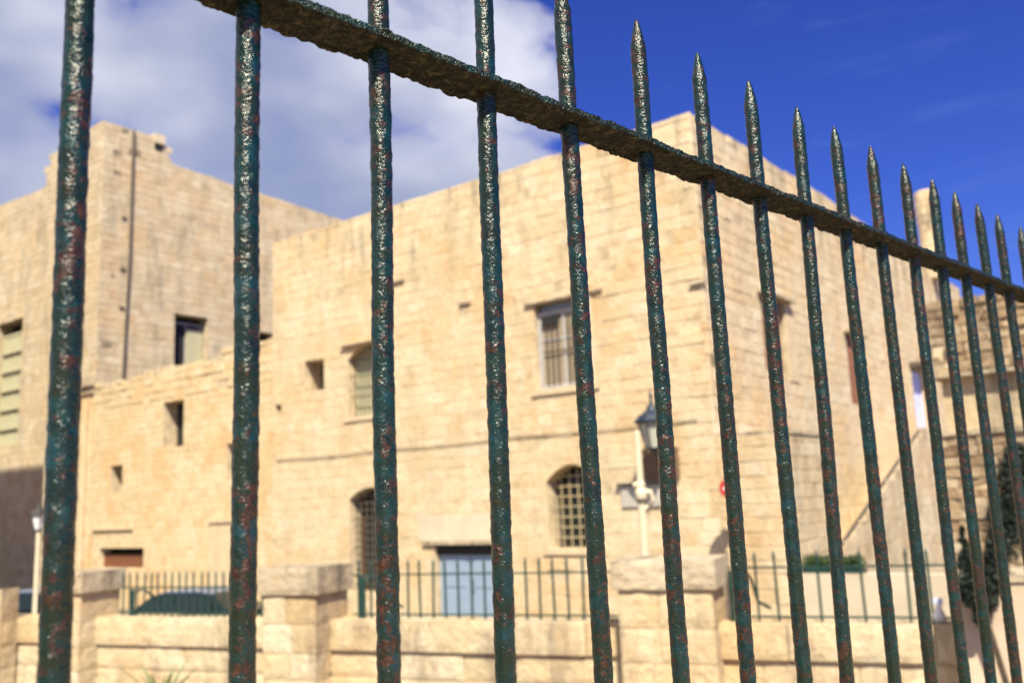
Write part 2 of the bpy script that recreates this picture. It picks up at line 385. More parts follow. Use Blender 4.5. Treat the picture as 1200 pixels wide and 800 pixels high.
def arch_head(F, u0, u1, zs, zt, d0, d1, mat, parent, n=10):
    """stone head filling the corners over a segmental arch that springs at zs and crowns at zt"""
    mb = MB(); prev = None
    for k in range(n+1):
        u = u0+(u1-u0)*k/n; x = (2*k/n-1); z = zs+(zt-zs)*(1-x*x)*.97
        if prev:
            a, za = prev
            for d in (d0, d1): mb.face([F.p(a, za, d), F.p(u, z, d), F.p(u, zt, d), F.p(a, zt, d)], .6)
            mb.face([F.p(a, za, d0), F.p(u, z, d0), F.p(u, z, d1), F.p(a, za, d1)], .6)
        prev = (u, z)
    return mb.build('arch_head', mat, parent)
def window(F, parent, u0, u1, z0, z1, depth, frame_mat, pane_mat, fw_=.07, grid=None, gmat=None, gdepth=.08, gr=.012, mull=True, cross=False, name='window', pane_name='pane', label=None):
    mb = MB(); d = -depth
    for a in ((u0, u0+fw_, z0, z1), (u1-fw_, u1, z0, z1), (u0+fw_, u1-fw_, z0, z0+fw_), (u0+fw_, u1-fw_, z1-fw_, z1)): mb.box(F, *a, d-.04, d+.04)
    if mull: mb.box(F, (u0+u1)/2-.035, (u0+u1)/2+.035, z0+fw_, z1-fw_, d-.035, d+.035)
    if cross: mb.box(F, u0+fw_, u1-fw_, z0+(z1-z0)*.62, z0+(z1-z0)*.62+.05, d-.03, d+.03)
    w = mb.build(name, frame_mat, parent)
    if label: w['label'] = label
    halves = [(u0+fw_, (u0+u1)/2-.035), ((u0+u1)/2+.035, u1-fw_)] if mull else [(u0+fw_, u1-fw_)]
    for a, b in halves:
        pb = MB(); pb.box(F, a, b, z0+fw_, z1-fw_, d-.02, d+.005); pb.build(pane_name, pane_mat, w)
    if grid:
        nu, nz = grid
        for k in range(nu):
            u = u0+(u1-u0)*(k+1)/(nu+1); gb = MB(); gb.tube([F.p(u, z0-.02, -gdepth), F.p(u, z1+.02, -gdepth)], gr, 6); gb.build('bar', gmat, w)
        for k in range(nz):
            z = z0+(z1-z0)*(k+1)/(nz+1); gb = MB(); gb.tube([F.p(u0-.02, z, -gdepth), F.p(u1+.02, z, -gdepth)], gr, 6); gb.build('crossbar', gmat, w)
    return w
def block(F, u0, u1, z0, z1, d0, d1, mat, parent, name, label=None, tone=.5):
    mb = MB(); mb.box(F, u0, u1, z0, z1, d0, d1, tone); o = mb.build(name, mat, parent)
    if label: o['label'] = label
    return o

GZ = -3.3
# ------------------------------------------------------------------ ground
def sheet(name, x0, x1, y0, y1, z, mat, n=1):
    mb = MB(); mb.face([(x0, y0, z), (x1, y0, z), (x1, y1, z), (x0, y1, z)]); o = mb.build(name, mat, None, (0, 0, z)); o['kind'] = 'structure'; return o
sheet('ground', -1500, 1500, -1500, 1500, GZ, M['earth'])
FA = Frame((4.566, 21.411, 0), 143)
FB = Frame((4.566, 21.411, 0), 53)
FP = Frame((-.27583906, 13.0, 0), -22.5)
mb = MB(); mb.face([FP.p(-40, GZ+.02, -.6), FP.p(30, GZ+.02, -.6), FP.p(30, GZ+.02, -30), FP.p(-40, GZ+.02, -30)])
o = mb.build('road', M['ground'], None); o['kind'] = 'structure'
mb = MB(); mb.box(Frame((0, .9, 0), 45).shifted(-8), 0, 24, GZ-.2, -1.6, -.45, 6); 
# the raised walk the photographer stands on, its edge under the near fence
FF = Frame((-.383659, .504483, 0), 45.0385)   # along the near fence
mb = MB(); mb.box(FF, -7, 11, GZ-.3, -1.62, -.30, 9); o = mb.build('walkway', M['wall'], None); o['kind'] = 'structure'

# ------------------------------------------------------------------ main building
house = thing('stone_house', 'big honey coloured stone building with flat roof and sharp corner, tallest block in the middle', 'building', (FA.p(8, GZ, -6)))
HA = [  # openings of the front wall: u0,u1,z0,z1
    (10.50, 12.20, 2.84, 5.05), (13.30, 14.24, 3.84, 4.84), (3.30, 4.95, 2.92, 5.22), (3.25, 4.80, -1.17, .92),
    (10.45, 12.2, -2.40, .66), (6.50, 8.75, -3.3, -1.05), (15.42, 15.72, 3.34, 3.56)]
HB = [(3.42, 5.04, 3.15, 5.2), (10.32, 11.95, 2.68, 4.98), (18.04, 19.5, 2.13, 4.55)]
rngA = random.Random(11)
roofA = lambda u: 9.2+.05*noise.noise(Vector((u*.8, 0, 0)))+.04*noise.noise(Vector((u*3, 5, 0)))
roofB = lambda u: 9.2+.25*min(1, u/8)+.05*noise.noise(Vector((u*.8, 0, 3)))+.04*noise.noise(Vector((u*3, 5, 2)))
slab(FA, .0, 15.86, GZ, 9.2, .8, HA, M['mortar'], house, 'front_wall', top=lambda u: roofA(u)-.04)
slab(FB, .04, 29.0, GZ, 9.3, .8, HB, M['mortar'], house, 'side_wall', top=lambda u: roofB(u)-.05)
def relief(sl, u_lim, rng):
    out = []
    for (F, a, b, c, d, e, t) in sl:
        k = max(0, 1-(a+b)/2/u_lim) + (.5 if rng.random() < .12 else 0)
        if k > 0:
            e += rng.uniform(-.004, .014)*k; q = .0035*k; a += q; b -= q; c += q*.7; d -= q*.7; t = min(1, max(0, t+rng.gauss(0, .22)*k))
            if rng.random() < .05*k: e -= .045; t = 0
        out.append((F, a, b, c, d, e, t))
    return out
sA = relief(stones(FA, -.02, 15.86, GZ, 9.5, HA, .31, .42, .82, (.003, .010), .006, roofA, rng=rngA, miss=.015, tone=(.12, .88)), 7.5, rngA)
sB = relief(stones(FB, -.02, 29.0, GZ, 9.7, HB, .31, .45, .9, (.003, .010), .006, roofB, rng=rngA, miss=.01, tone=(.1, .9)), 9, rngA)
lay(sA+sB, house, M['main'], 300)
mb = MB(); mb.face([FA.p(.6, 8.7, -.7), FA.p(15.8, 8.7, -.7), FA.p(15.8, 8.7, -28), FA.p(.6, 8.7, -28)]); mb.build('roof', M['plaster'], house)
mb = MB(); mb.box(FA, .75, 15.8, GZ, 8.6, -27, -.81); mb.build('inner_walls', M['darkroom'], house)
mb = MB(); mb.box(FA, 15.46, 15.86, GZ, 9.1, -27, -.82); mb.build('end_wall', M['main'], house)
# upper left arched window: cream shutter behind vertical bars
arch_head(FA, 10.50, 12.20, 4.62, 5.06, -.0, -.50, M['main'], house)
w = window(FA, house, 10.50, 12.20, 2.84, 4.98, .36, M['creamwood'], M['creamwood'], .07, (8, 0), M['irondark'], .16, .016)
for z in (3.45, 4.1, 4.6):
    gb = MB(); gb.tube([FA.p(10.5, z+.05, -.14), FA.p(10.9, z, -.14), FA.p(11.8, z, -.14), FA.p(12.2, z+.05, -.14)], .018, 6); gb.build('crossbar', M['irondark'], w)
block(FA, 10.35, 12.42, 5.07, 5.13, -.1, .14, M['cap'], house, 'lintel')
block(FA, 10.35, 12.35, 2.70, 2.83, -.1, .06, M['jamb'], house, 'sill')
# small deep opening
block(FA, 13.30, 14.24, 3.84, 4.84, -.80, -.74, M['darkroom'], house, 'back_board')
# upper right window with grey wooden frame
w = window(FA, house, 3.30, 4.95, 2.92, 5.0, .20, M['greywood'], M['curtain'], .12, (0, 0), None, .1, .01, True, True)
for u in (4.3, 4.47, 4.64, 3.62, 3.8, 3.95):
    gb = MB(); gb.tube([FA.p(u, 3.0, -.12), FA.p(u, 4.75, -.12)], .022, 6); gb.build('bar', M['irondark'], w)
gb = MB(); gb.tube([FA.p(4.75, 3.9, -.12), FA.p(3.4, 3.9, -.12)], .02, 6); gb.build('crossbar', M['irondark'], w)
gb = MB(); gb.box(FA, 4.25, 4.78, 4.62, 4.88, -.15, -.10); gb.build('fanlight', M['darkroom'], w)
gb = MB(); gb.box(FA, 3.36, 4.9, 5.02, 5.2, -.5, -.3); gb.build('soffit', M['bluedoor'], w)
block(FA, 2.75, 5.2, 5.23, 5.29, -.05, .10, M['cap'], house, 'lintel')
block(FA, 3.12, 3.28, 2.9, 5.2, -.05, .05, M['white_plaster'], house, 'surround')
block(FA, 3.0, 5.1, 2.76, 2.90, -.1, .07, M['jamb'], house, 'sill')
# lower right arched window with cream grid over dark glass
arch_head(FA, 3.25, 4.80, .52, .93, -.0, -.55, M['main'], house)
window(FA, house, 3.25, 4.80, -1.17, .9, .55, M['irondark'], M['glass'], .06, (5, 7), M['ironcream'], .30, .019)
block(FA, 4.83, 4.95, -1.15, .6, -.1, .03, M['jamb'], house, 'surround')
block(FA, 3.1, 4.95, -1.32, -1.18, -.1, .06, M['jamb'], house, 'sill')
# tall arched window lower left
arch_head(FA, 10.45, 12.2, .33, .67, -.0, -.55, M['main'], house)
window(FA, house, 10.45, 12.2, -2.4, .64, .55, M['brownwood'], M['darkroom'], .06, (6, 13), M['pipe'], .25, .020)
# doorway
w = MB(); w.box(FA, 6.5, 8.75, -1.32, -1.05, -.6, -.12); w.build('lintel_shadow', M['darkroom'], house)  # near-black strip standing in for the lintel's shadow over the door
for (a, b) in ((6.52, 7.60), (7.64, 8.73)):
    db = MB(); db.box(FA, a, b, -3.28, -1.33, -.27, -.20); dd = db.build('door_leaf', M['bluedoor'], house)
    for k in range(2):
        pb = MB(); pb.box(FA, a+.14, b-.14, -3.1+k*.9, -2.35+k*.88, -.2, -.182); pb.build('door_panel', M['bluedoor'], dd)
db = MB(); db.tube([FA.p(7.52, -2.35, -.17), FA.p(7.52, -2.15, -.13), FA.p(7.52, -2.0, -.17)], .02, 6); db.build('door_handle', M['irondark'], house)
block(FA, 6.25, 9.15, -1.04, -.96, -.1, .10, M['cap'], house, 'lintel_shelf')
for a, b in ((6.3, 7.55), (7.58, 8.5), (8.53, 9.35)): block(FA, a, b, -.94, -.22, -.03, .022, M['white_plaster'], house, 'lintel_block')
# odd marks: short ledges left in the wall
for (a, b, z) in ((9.65, 10.2, 6.78), (7.08, 7.5, 5.66), (-.1, .3, 4.96)): block(FA, a, b, z-.03, z+.035, -.05, .10, M['cap'], house, 'ledge')
# side wall windows
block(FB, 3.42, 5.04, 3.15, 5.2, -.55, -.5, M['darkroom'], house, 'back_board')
window(FB, house, 3.42, 4.7, 3.15, 5.05, .06, M['brownwood'], M['brownwood'], .1, name='shuttered_window', pane_name='shutter')
block(FB, 3.2, 5.5, 5.21, 5.30, -.05, .22, M['cap'], house, 'lintel')
block(FB, 5.06, 5.7, 3.0, 5.15, -.05, .035, M['jamb'], house, 'surround')
window(FB, house, 10.32, 11.8, 2.68, 4.9, .06, M['brownwood'], M['brownwood'], .1, name='shuttered_window', pane_name='shutter')
block(FB, 10.1, 12.2, 4.99, 5.06, -.05, .18, M['cap'], house, 'lintel')
window(FB, house, 18.04, 19.5, 2.13, 4.45, .1, M['bluedoor2'], M['bluedoor2'], .1, name='blue_door', pane_name='door_panel')
block(FB, 17.8, 19.7, 4.56, 4.72, -.05, .45, M['pipe'], house, 'door_hood')
# annex at the foot of the corner
FX = FA.shifted(0, .02)
annex = []
slab(FX, -1.56, .0, GZ, 1.26, .5, [], M['mortar'], house, 'annex_front')
FBX = FB.shifted(0, 1.55)
slab(FBX, .04, 3.0, GZ, 1.26, .5, [], M['mortar'], house, 'annex_side')
ann = thing('stone_annex', 'low stone annex with a dark ledge, against the near corner of the big building', 'annex', FX.p(-.8, GZ, -1.5))
lay(stones(FX, -1.57, -.02, GZ, 1.28, [], .31, .4, .8, (.01, .025), .014, rng=rngA), ann, M['main'], 300, seed=5)
lay(stones(FBX, -.0, 3.0, GZ, 1.28, [], .31, .4, .8, (.01, .025), .014, rng=rngA), ann, M['tower'], 300, seed=6)
for nm in ('annex_front', 'annex_side'):
    q = bpy.data.objects[nm]; q.parent = ann; q.location += world_loc(house)-world_loc(ann)
mb = MB(); mb.box(FBX, .0, 3.1, 1.28, 1.36, -1.5, .05); mb.build('ledge', M['cap'], ann)
# cable across the front wall
mb = MB(); mb.tube([FA.p(15.6+(0.4-15.6)*k/20, 1.74-.05*sin(k/20*pi*3)**2, .05) for k in range(21)], .014, 5)
o = mb.build('wall_cable', M['cable'], None); o['label'] = 'thin dark cable strung level across the front of the big stone building'; o['category'] = 'cable'

# ------------------------------------------------------------------ low wing
wing = thing('low_wing', 'low orange stone wing with a broken uneven top edge, left of the big building', 'building', FA.p(22, GZ, -3))
FW = FA.shifted(0, -.06)
HW = [(21.06, 22.39, 2.59, 4.30), (25.11, 25.98, .96, 2.13), (17.3, 18.44, 1.18, 2.47), (23.49, 26.6, -1.80, -1.06)]
def wtop(u):
    b = 5.52 if u > 23.6 else 5.74 if u > 21.6 else 5.58
    if 19.6 < u < 20.6: b += .12
    if u < 18.8: b += .3
    return b+.10*noise.noise(Vector((u*1.3, 2, 1)))+.06*noise.noise(Vector((u*4, 7, 1)))
rngW = random.Random(21)
slab(FW, 15.87, 27.6, GZ, 5.5, .7, HW, M['mortar'], wing, 'wing_wall', top=lambda u: wtop(u)-.05)
sW = stones(FW, 15.88, 27.6, GZ, 4.45, HW, .27, .45, .8, (.008, .012), .006, rng=rngW, tone=(.15, .85))
sW += stones(FW, 15.88, 27.6, 4.45, 6.2, HW, .30, .4, .75, (.0, .05), .022, wtop, rng=rngW, miss=.07)
lay(sW, wing, M['wing'], 300, .002)
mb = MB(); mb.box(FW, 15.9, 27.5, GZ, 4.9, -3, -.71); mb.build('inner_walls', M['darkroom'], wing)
mb = MB(); mb.box(FW, 15.9, 27.6, 4.95, 5.2, -2.5, -.1, .4); mb.build('roof', M['tower'], wing)
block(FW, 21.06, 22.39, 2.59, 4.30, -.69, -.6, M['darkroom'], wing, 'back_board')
block(FW, 23.49, 26.6, -1.8, -1.30, -.28, -.20, M['redwood'], wing, 'wooden_panel')
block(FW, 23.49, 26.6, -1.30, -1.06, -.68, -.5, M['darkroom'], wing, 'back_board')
block(FW, 24.2, 27.1, -.36, -.25, -.05, .10, M['jamb'], wing, 'ledge')
block(FW, 18.0, 19.35, -.22, -.10, -.05, .10, M['jamb'], wing, 'ledge')
block(FW, 18.0, 19.35, -3.2, -.24, -.02, .04, M['jamb'], wing, 'blocked_doorway')
# pilaster with cornice and pipe at the left end
block(FW, 27.6, 28.7, GZ, 5.2, -.5, .06, M['wing'], wing, 'pilaster', tone=.7)
block(FW, 27.4, 28.9, 5.2, 5.5, -.5, .16, M['cap'], wing, 'cornice'); block(FW, 27.3, 29.1, 5.5, 5.62, -.5, .30, M['cap'], wing, 'cornice')
mb = MB(); mb.tube([FW.p(27.75, GZ, .14), FW.p(27.75, 5.0, .14)], .05, 8); mb.build('drain_pipe', M['wing'], wing)

# ------------------------------------------------------------------ tower
TO = (-18.27172376, 40.12302203, 0)
FTA = Frame(TO, 143); FTB = Frame(TO, 53)
tower = thing('stone_tower', 'tall plain stone tower with a stepped roof line, leftmost building behind the low wing', 'tower', FTA.p(5, GZ, -6))
def ttA(u): return 18.1 if u < 2.9 else (17.75 if u < 5.2 else 16.15+.09*(u-5.2)*.5)
def ttB(u): return (18.05 if u < 3.15 else 16.95-.035*(u-3.2))+.05*noise.noise(Vector((u*1.5, 8, 0)))
HTA = [(6.9, 9.6, 3.79, 9.95)]; HTB = [(3.83, 5.65, 6.9, 9.58), (8.3, 9.6, 8.2, 9.28), (.49, .85, 16.55, 16.82), (.57, .9, 15.6, 15.84)]
rngT = random.Random(31)
slab(FTA, .0, 22.0, GZ, 15.5, .8, HTA, M['mortar_tower'], tower, 'left_wall', top=lambda u: ttA(u)-.04)
slab(FTB, .04, 18.0, GZ, 15.5, .8, HTB, M['mortar_tower'], tower, 'right_wall', top=lambda u: ttB(u)-.04)
sT = stones(FTA, -.02, 22, GZ, 18.2, HTA, .33, .5, .95, (.002, .012), .009, ttA, rng=rngT, miss=.01)
sT2 = stones(FTB, -.02, 18, 4.5, 18.2, HTB, .33, .45, .85, (.002, .014), .009, ttB, rng=rngT, miss=.01)
lay(sT+sT2, tower, M['tower'], 300)
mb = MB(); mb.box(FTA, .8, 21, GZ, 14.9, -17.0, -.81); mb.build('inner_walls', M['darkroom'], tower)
mb = MB(); mb.box(FTB, .8, 17.9, 15.0, 15.2, -20, -.3); mb.build('roof', M['plaster'], tower)
# stepped pieces of parapet, real thickness
block(FTA, .0, 2.9, 15.5, 18.05, -3.1, -.81, M['tower'], tower, 'turret_block'); 
window(FTA, tower, 6.95, 9.55, 3.8, 9.4, .35, M['creamwood'], M['creamwood'], .12, (0, 0), cross=True, name='tall_window', pane_name='shutter')
for k in range(5): block(FTA, 6.95, 9.5, 4.6+k*.95, 4.7+k*.95, -.32, -.22, M['creamwood'], tower, 'shutter_rail')
window(FTB, tower, 3.9, 5.6, 6.92, 9.3, .55, M['greywood'], M['darkroom'], .09, (0, 0))
block(FTB, 4.75, 5.6, 6.95, 9.0, -.48, -.40, M['creamwood'], tower, 'open_shutter')
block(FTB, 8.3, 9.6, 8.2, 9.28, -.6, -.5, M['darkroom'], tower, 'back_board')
mb = MB(); mb.tube([FTB.p(1.42, 18.0, .09), FTB.p(1.40, 12, .09), FTB.p(1.24, 5.6, .09)], .065, 8); mb.build('drain_pipe', M['pipe'], tower)
block(FTB, 2.5, 3.05, 17.75, 18.2, -.5, .12, M['white_plaster'], tower, 'waterspout')
block(FTB, 2.55, 2.95, 17.45, 17.72, -.2, .06, M['darkroom'], tower, 'spout_hole')
for zz in (13.6, 11.2, 9.4): block(FTB, 1.0, 1.22, zz, zz+.12, 0, .07, M['pipe'], tower, 'bracket')

# distant turret on the far end of the roof
tur = thing('roof_turret', 'small round stone turret rising from the far right end of the roof', 'turret', (19.05, 40.3, 9.0))
slist = []
for k in range(11):
    z = 9.0+k*.36; n = 9
    for j in range(n):
        a0 = 2*pi*(j+.5*(k % 2))/n; a1 = a0+2*pi/n; rr = .49+.02*sin(k*.9); mb = MB(); c = Vector((18.93, 40.3, 0)); t_ = random.gauss(.6, .2)
        V = []
        for r in (rr-.3, rr):
            for zz in (z+.01, z+.35):
                for a in (a0+.02, (a0+a1)/2, a1-.02): V.append(c+Vector((r*cos(a), r*sin(a), zz)))
        mb.solid(V, [(6, 7, 10, 9), (7, 8, 11, 10), (3, 4, 10, 9), (4, 5, 11, 10), (0, 3, 9, 6), (2, 8, 11, 5), (0, 6, 7, 1), (1, 7, 8, 2)], t_)
        mb.build('stone', M['main'], tur)
mb = MB(); mb.lathe((18.93, 40.3, 12.96), [(.50, 0), (.48, .06), (.36, .12), (.15, .16)], 14); mb.build('cap', M['jamb'], tur)
mb = MB(); mb.lathe((18.93, 40.3, 9.0), [(.40, 0), (.40, 3.95)], 12); mb.build('core', M['mortar'], tur)

# ------------------------------------------------------------------ external stair along the side wall
st = thing('outside_stair', 'pale stone outside stair climbing along the side wall to a blue door', 'stair', FB.p(8, GZ, .8))
nst = 22; U0, U1, Z0, Z1 = -.3, 12.3, -2.9, 1.75
for k in range(nst):
    a = U0+3.3+(U1-U0-3.3)*k/nst; b = U0+3.3+(U1-U0-3.3)*(k+1)/nst; z = Z0+1.2+(Z1-Z0-1.2)*(k+1)/nst-1.7
    block(FB, a, b-.004, GZ, z, .03, 1.30, M['tower'], st, 'step')
mb = MB()
V = [(3.0, GZ), (12.3, GZ), (12.3, 1.70), (3.0, -1.64)]
for d in (1.31, 1.5): mb.face([FB.p(u, z, d) for u, z in V])
for k in range(4):
    (a, b), (c, d) = V[k], V[(k+1) % 4]; mb.face([FB.p(a, b, 1.31), FB.p(c, d, 1.31), FB.p(c, d, 1.5), FB.p(a, b, 1.5)])
mb.build('side_wall', M['mortar'], st)
lay(stones(FB.shifted(0, 1.5), 3.0, 12.3, GZ, 1.7, [], .30, .4, .8, (.004, .016), .009, lambda u: -1.64+(u-3)*.359, rng=rngA, miss=.02)
    + stones(FB.shifted(0, 1.5), 12.31, 20.5, GZ, 1.88, [], .30, .4, .8, (.004, .016), .009, rng=rngA), st, M['tower'], 200)
mb = MB(); mb.box(FB, 12.31, 20.5, GZ, 1.9, .03, 1.5); mb.build('landing', M['plaster'], st)
mb = MB(); mb.tube([FB.p(3.0, -1.58, 1.42), FB.p(12.3, 1.76, 1.42)], .05, 8); mb.build('handrail', M['pipe'], st)

# whitish garden wall with a clipped hedge behind the parapet
FG = Frame((4.72476502, 16.0, 0), 143)
gw = block(FG, -2.6, .25, GZ, -1.35, -.3, 0, M['white_plaster'], None, 'garden_wall'); gw['label'] = 'low smooth whitish wall under the clipped green hedge'; gw['category'] = 'wall'

def leaves(mb, c, r, n, size, rng, squash=(1, 1, 1)):
    for _ in range(n):
        while True:
            p = Vector((rng.uniform(-1, 1), rng.uniform(-1, 1), rng.uniform(-1, 1)))
            if p.length < 1: break
        p = Vector((p.x*r*squash[0], p.y*r*squash[1], p.z*r*squash[2]))+Vector(c)
        a = Vector((rng.gauss(0, 1), rng.gauss(0, 1), rng.gauss(0, 1))).normalized(); b = a.cross(Vector((rng.gauss(0, 1), rng.gauss(0, 1), rng.gauss(0, 1)))).normalized()
        s = size*rng.uniform(.6, 1.3)
        mb.face([p-a*s, p-b*s*.45, p+a*s, p+b*s*.45])
rl = random.Random(5)
hd = thing('clipped_hedge', 'dark green clipped hedge in a box on the whitish wall', 'hedge', FG.p(-.4, -1.34, -.15))
mb = MB(); mb.box(FG, -.95, .06, -1.345, -1.28, -.28, -.02); mb.build('planter', M['irongreen'], hd)
mb = MB()
for k in range(14): leaves(mb, FG.p(-.86+k/13*.84, -1.18, -.15), .14, 170, .03, rl, (1, 1, .85))
mb.build('foliage', M['leaf'], hd)
bg_ = thing('plastic_bag', 'crumpled white and blue plastic bag on the right end of the parapet', 'bag', FP.p(5.40, -1.55, -.2))
mb = MB(); mb.lathe(FP.p(5.40, -1.55, -.2), [(.05, 0), (.075, .04), (.07, .09), (.05, .13), (.025, .17), (.04, .20)], 11)
for v in mb.v: v += Vector((noise.noise(v*14), noise.noise(v*14+Vector((5, 0, 0))), 0))*.03
mb.build('sack', M['white'], bg_, smooth=True)
mb = MB(); mb.box(FP.shifted(5.40, -.2), -.05, .05, -1.34, -1.28, -.02, .02); mb.build('knot', M['bluedoor2'], bg_)

# ------------------------------------------------------------------ rubble structure on the right
rub = thing('rubble_building', 'rough brown rubble building with an overhanging upper floor at the right edge', 'building', (10.5, 15.5, GZ))
FR = Frame((7.81208313, 17.0, 0), 143)
def rtop(u): return 3.38+.10*noise.noise(Vector((u*2, 1, 1)))+.06*sin(u*7)
rr = random.Random(9)
mb = MB(); mb.box(FR, -9, .06, 1.98, 3.3, -3, -.03); mb.build('upper_floor', M['mortar'], rub)
mb = MB(); mb.box(FR, -9, .0, .9, 1.97, -3, -.16); mb.build('middle_wall', M['wall'], rub)
mb = MB(); mb.box(FR, -9, .16, GZ, .88, -3, -.17); mb.build('lower_wall', M['mortar'], rub)
sR = stones(FR, -9, .1, 2.02, 3.6, [], .17, .14, .36, (-.01, .05), .02, rtop, rng=rr, miss=.05)
sR += stones(FR.shifted(0, -.14), -9, .18, GZ, .90, [], .19, .15, .42, (-.01, .05), .02, rng=rr, miss=.05)
lay(sR, rub, M['rubble'], 300, .018)
block(FR, -9, .14, 1.93, 2.0, -.7, .06, M['cap'], rub, 'overhang_slab')
block(FR, -9, .2, .88, .97, -.5, -.08, M['cap'], rub, 'string_course')

# ------------------------------------------------------------------ parapet wall and its pillars
par = thing('parapet_wall', 'long low parapet of large cut limestone blocks carrying thin green railings', 'wall', FP.p(-2, GZ, -.3))
rp = random.Random(17)
mb = MB(); mb.box(FP, -11.5, 7.5, GZ, -1.59, -.42, -.03); mb.build('core', M['mortar'], par)
courses = [(-1.97, -1.555, .06), (-2.335, -1.985, .0), (-2.70, -2.35, -.005), (-3.08, -2.715, .0), (-3.4, -3.095, 0)]
plist = []
for ci, (a, b, dd) in enumerate(courses):
    u = -11.5-rp.uniform(0, .6)
    while u < 5.6:
        w_ = rp.uniform(.75, 1.45) if ci else rp.uniform(1.0, 1.7)
        x0, x1 = max(u, -11.5), min(u+w_, 5.7); u += w_
        if x1-x0 < .15: continue
        plist.append((FP, x0+.006, x1-.006, a, b+rp.uniform(-.008, .006), dd+rp.uniform(-.008, .01), min(1, max(0, rp.gauss(.62, .22)))))
def big_stone(s, mat, parent, thick=.45, name='stone', rough=.003):
    """large worn block: front face subdivided and roughened, edges rounded"""
    F, u0, u1, z0, z1, d, t = s; mb = MB(); nu = max(3, int((u1-u0)/.11)); nz = 5; k0 = Vector((u0*3.7, z0*5, 0))
    def depth(u, z):
        e = min(u-u0, u1-u, z-z0, z1-z); r = max(0, 1-e/.02); return d-.010*r*r+rough*1.6*noise.noise(Vector((u*5, z*7, k0.x)))+rough*noise.noise(Vector((u*17, z*19, k0.y)))
    G = [[F.p(u0+(u1-u0)*i/nu, z0+(z1-z0)*j/nz, depth(u0+(u1-u0)*i/nu, z0+(z1-z0)*j/nz)) for i in range(nu+1)] for j in range(nz+1)]
    b = 0; V = [p for r_ in G for p in r_]; W = nu+1
    fs = [(j*W+i, j*W+i+1, (j+1)*W+i+1, (j+1)*W+i) for j in range(nz) for i in range(nu)]
    B = len(V)
    V += [F.p(u0, z0, -thick), F.p(u1, z0, -thick), F.p(u1, z1, -thick), F.p(u0, z1, -thick)]
    fs += [(B, B+3, B+2, B+1)]
    fs += [tuple([B, B+1]+[i for i in reversed(range(W))]), tuple([nz*W+i for i in range(W)]+[B+2, B+3]),
           tuple([B+3]+[B]+[j*W for j in range(nz+1)]), tuple([B+1, B+2]+[j*W+nu for j in reversed(range(nz+1))])]
    if F.flip: fs = [tuple(reversed(f)) for f in fs]
    mb.solid(V, fs, t); return mb.build(name, mat, parent)
for s in plist: big_stone(s, M['wall'], par, .44 if s[3] > -2.0 else .03)

FPP = FP.shifted(0, .4)
def pillar(label, u0, u1, capz0, capz1, deep=.85, cap=True, mat=None, group='stone pillars of the parapet'):
    pl = thing('stone_pillar', label, 'pillar', FPP.p((u0+u1)/2, GZ, -.4), group)
    mat = mat or M['wall']; z = GZ; i = 0
    ci0, ci1 = u0+.06, u1-.06
    lev = [-3.3, -3.0, -2.70, -2.34, -1.98, -1.57, capz0-.004]
    mb = MB(); mb.box(FPP, ci0+.02, ci1-.02, GZ, capz0-.01, -deep+.03, -.03); mb.build('core', M['mortar'], pl)
    for a, b in zip(lev[:-1], lev[1:]):
        cut = ci0+(ci1-ci0)*rp.uniform(.3, .7)
        for x0, x1 in ((ci0, cut), (cut, ci1)):
            t = min(1, max(0, rp.gauss(.6, .25)))
            big_stone((FPP, x0+.003, x1-.003, a+.006, b-.006, rp.uniform(-.008, .008)), mat, pl) if False else big_stone((FPP, x0+.004, x1-.004, a+.006, b-.006, rp.uniform(-.008, .006), t), mat, pl, .3)
        # return face, seen on the right side
        fr = FPP.shifted(ci1, 0); fs_ = Frame(fr.O, 0); fs_.O = fr.p(0, 0, 0); fs_.u = -FPP.n; fs_.n = FPP.u; fs_.flip = fs_.u.cross(Vector((0, 0, 1))).dot(fs_.n) < 0
        big_stone((fs_, .03, deep*.99, a+.006, b-.006, .002, min(1, max(0, rp.gauss(.5, .2)))), mat, pl, .25)
    if cap:
        big_stone((FPP, u0, u1, capz0, capz1, .05, .4), M['cap'], pl, deep+.05, 'capstone', .009)
    return pl
pillar('stone pillar with a weathered grey cap, between the car and the blue door', -3.72, -2.68, -1.16, -.78)
pillar('widest capped pillar, dark stained, behind the tall cream pole', 1.68, 2.98, -1.11, -.76)
pillar('capped stone pillar left of the parked dark car, beside the nearest thick bar', -8.1, -7.2, -1.13, -.80)
pillar('plain uncapped pillar at the bottom left corner', -9.9, -8.98, -1.05, -.96, .35, cap=False)
e = thing('end_pier', 'smooth pinkish plastered pier closing the right end of the parapet', 'pier', FPP.p(6.6, GZ, -.4))
mb = MB(); mb.box(FPP, 5.55, 9.5, GZ, -1.06, -.8, 0); mb.build('body', M['plaster'], e)
mb = MB(); mb.box(FPP, 5.52, 9.6, -1.05, -.97, -.84, .03); mb.build('coping', M['cap'], e)

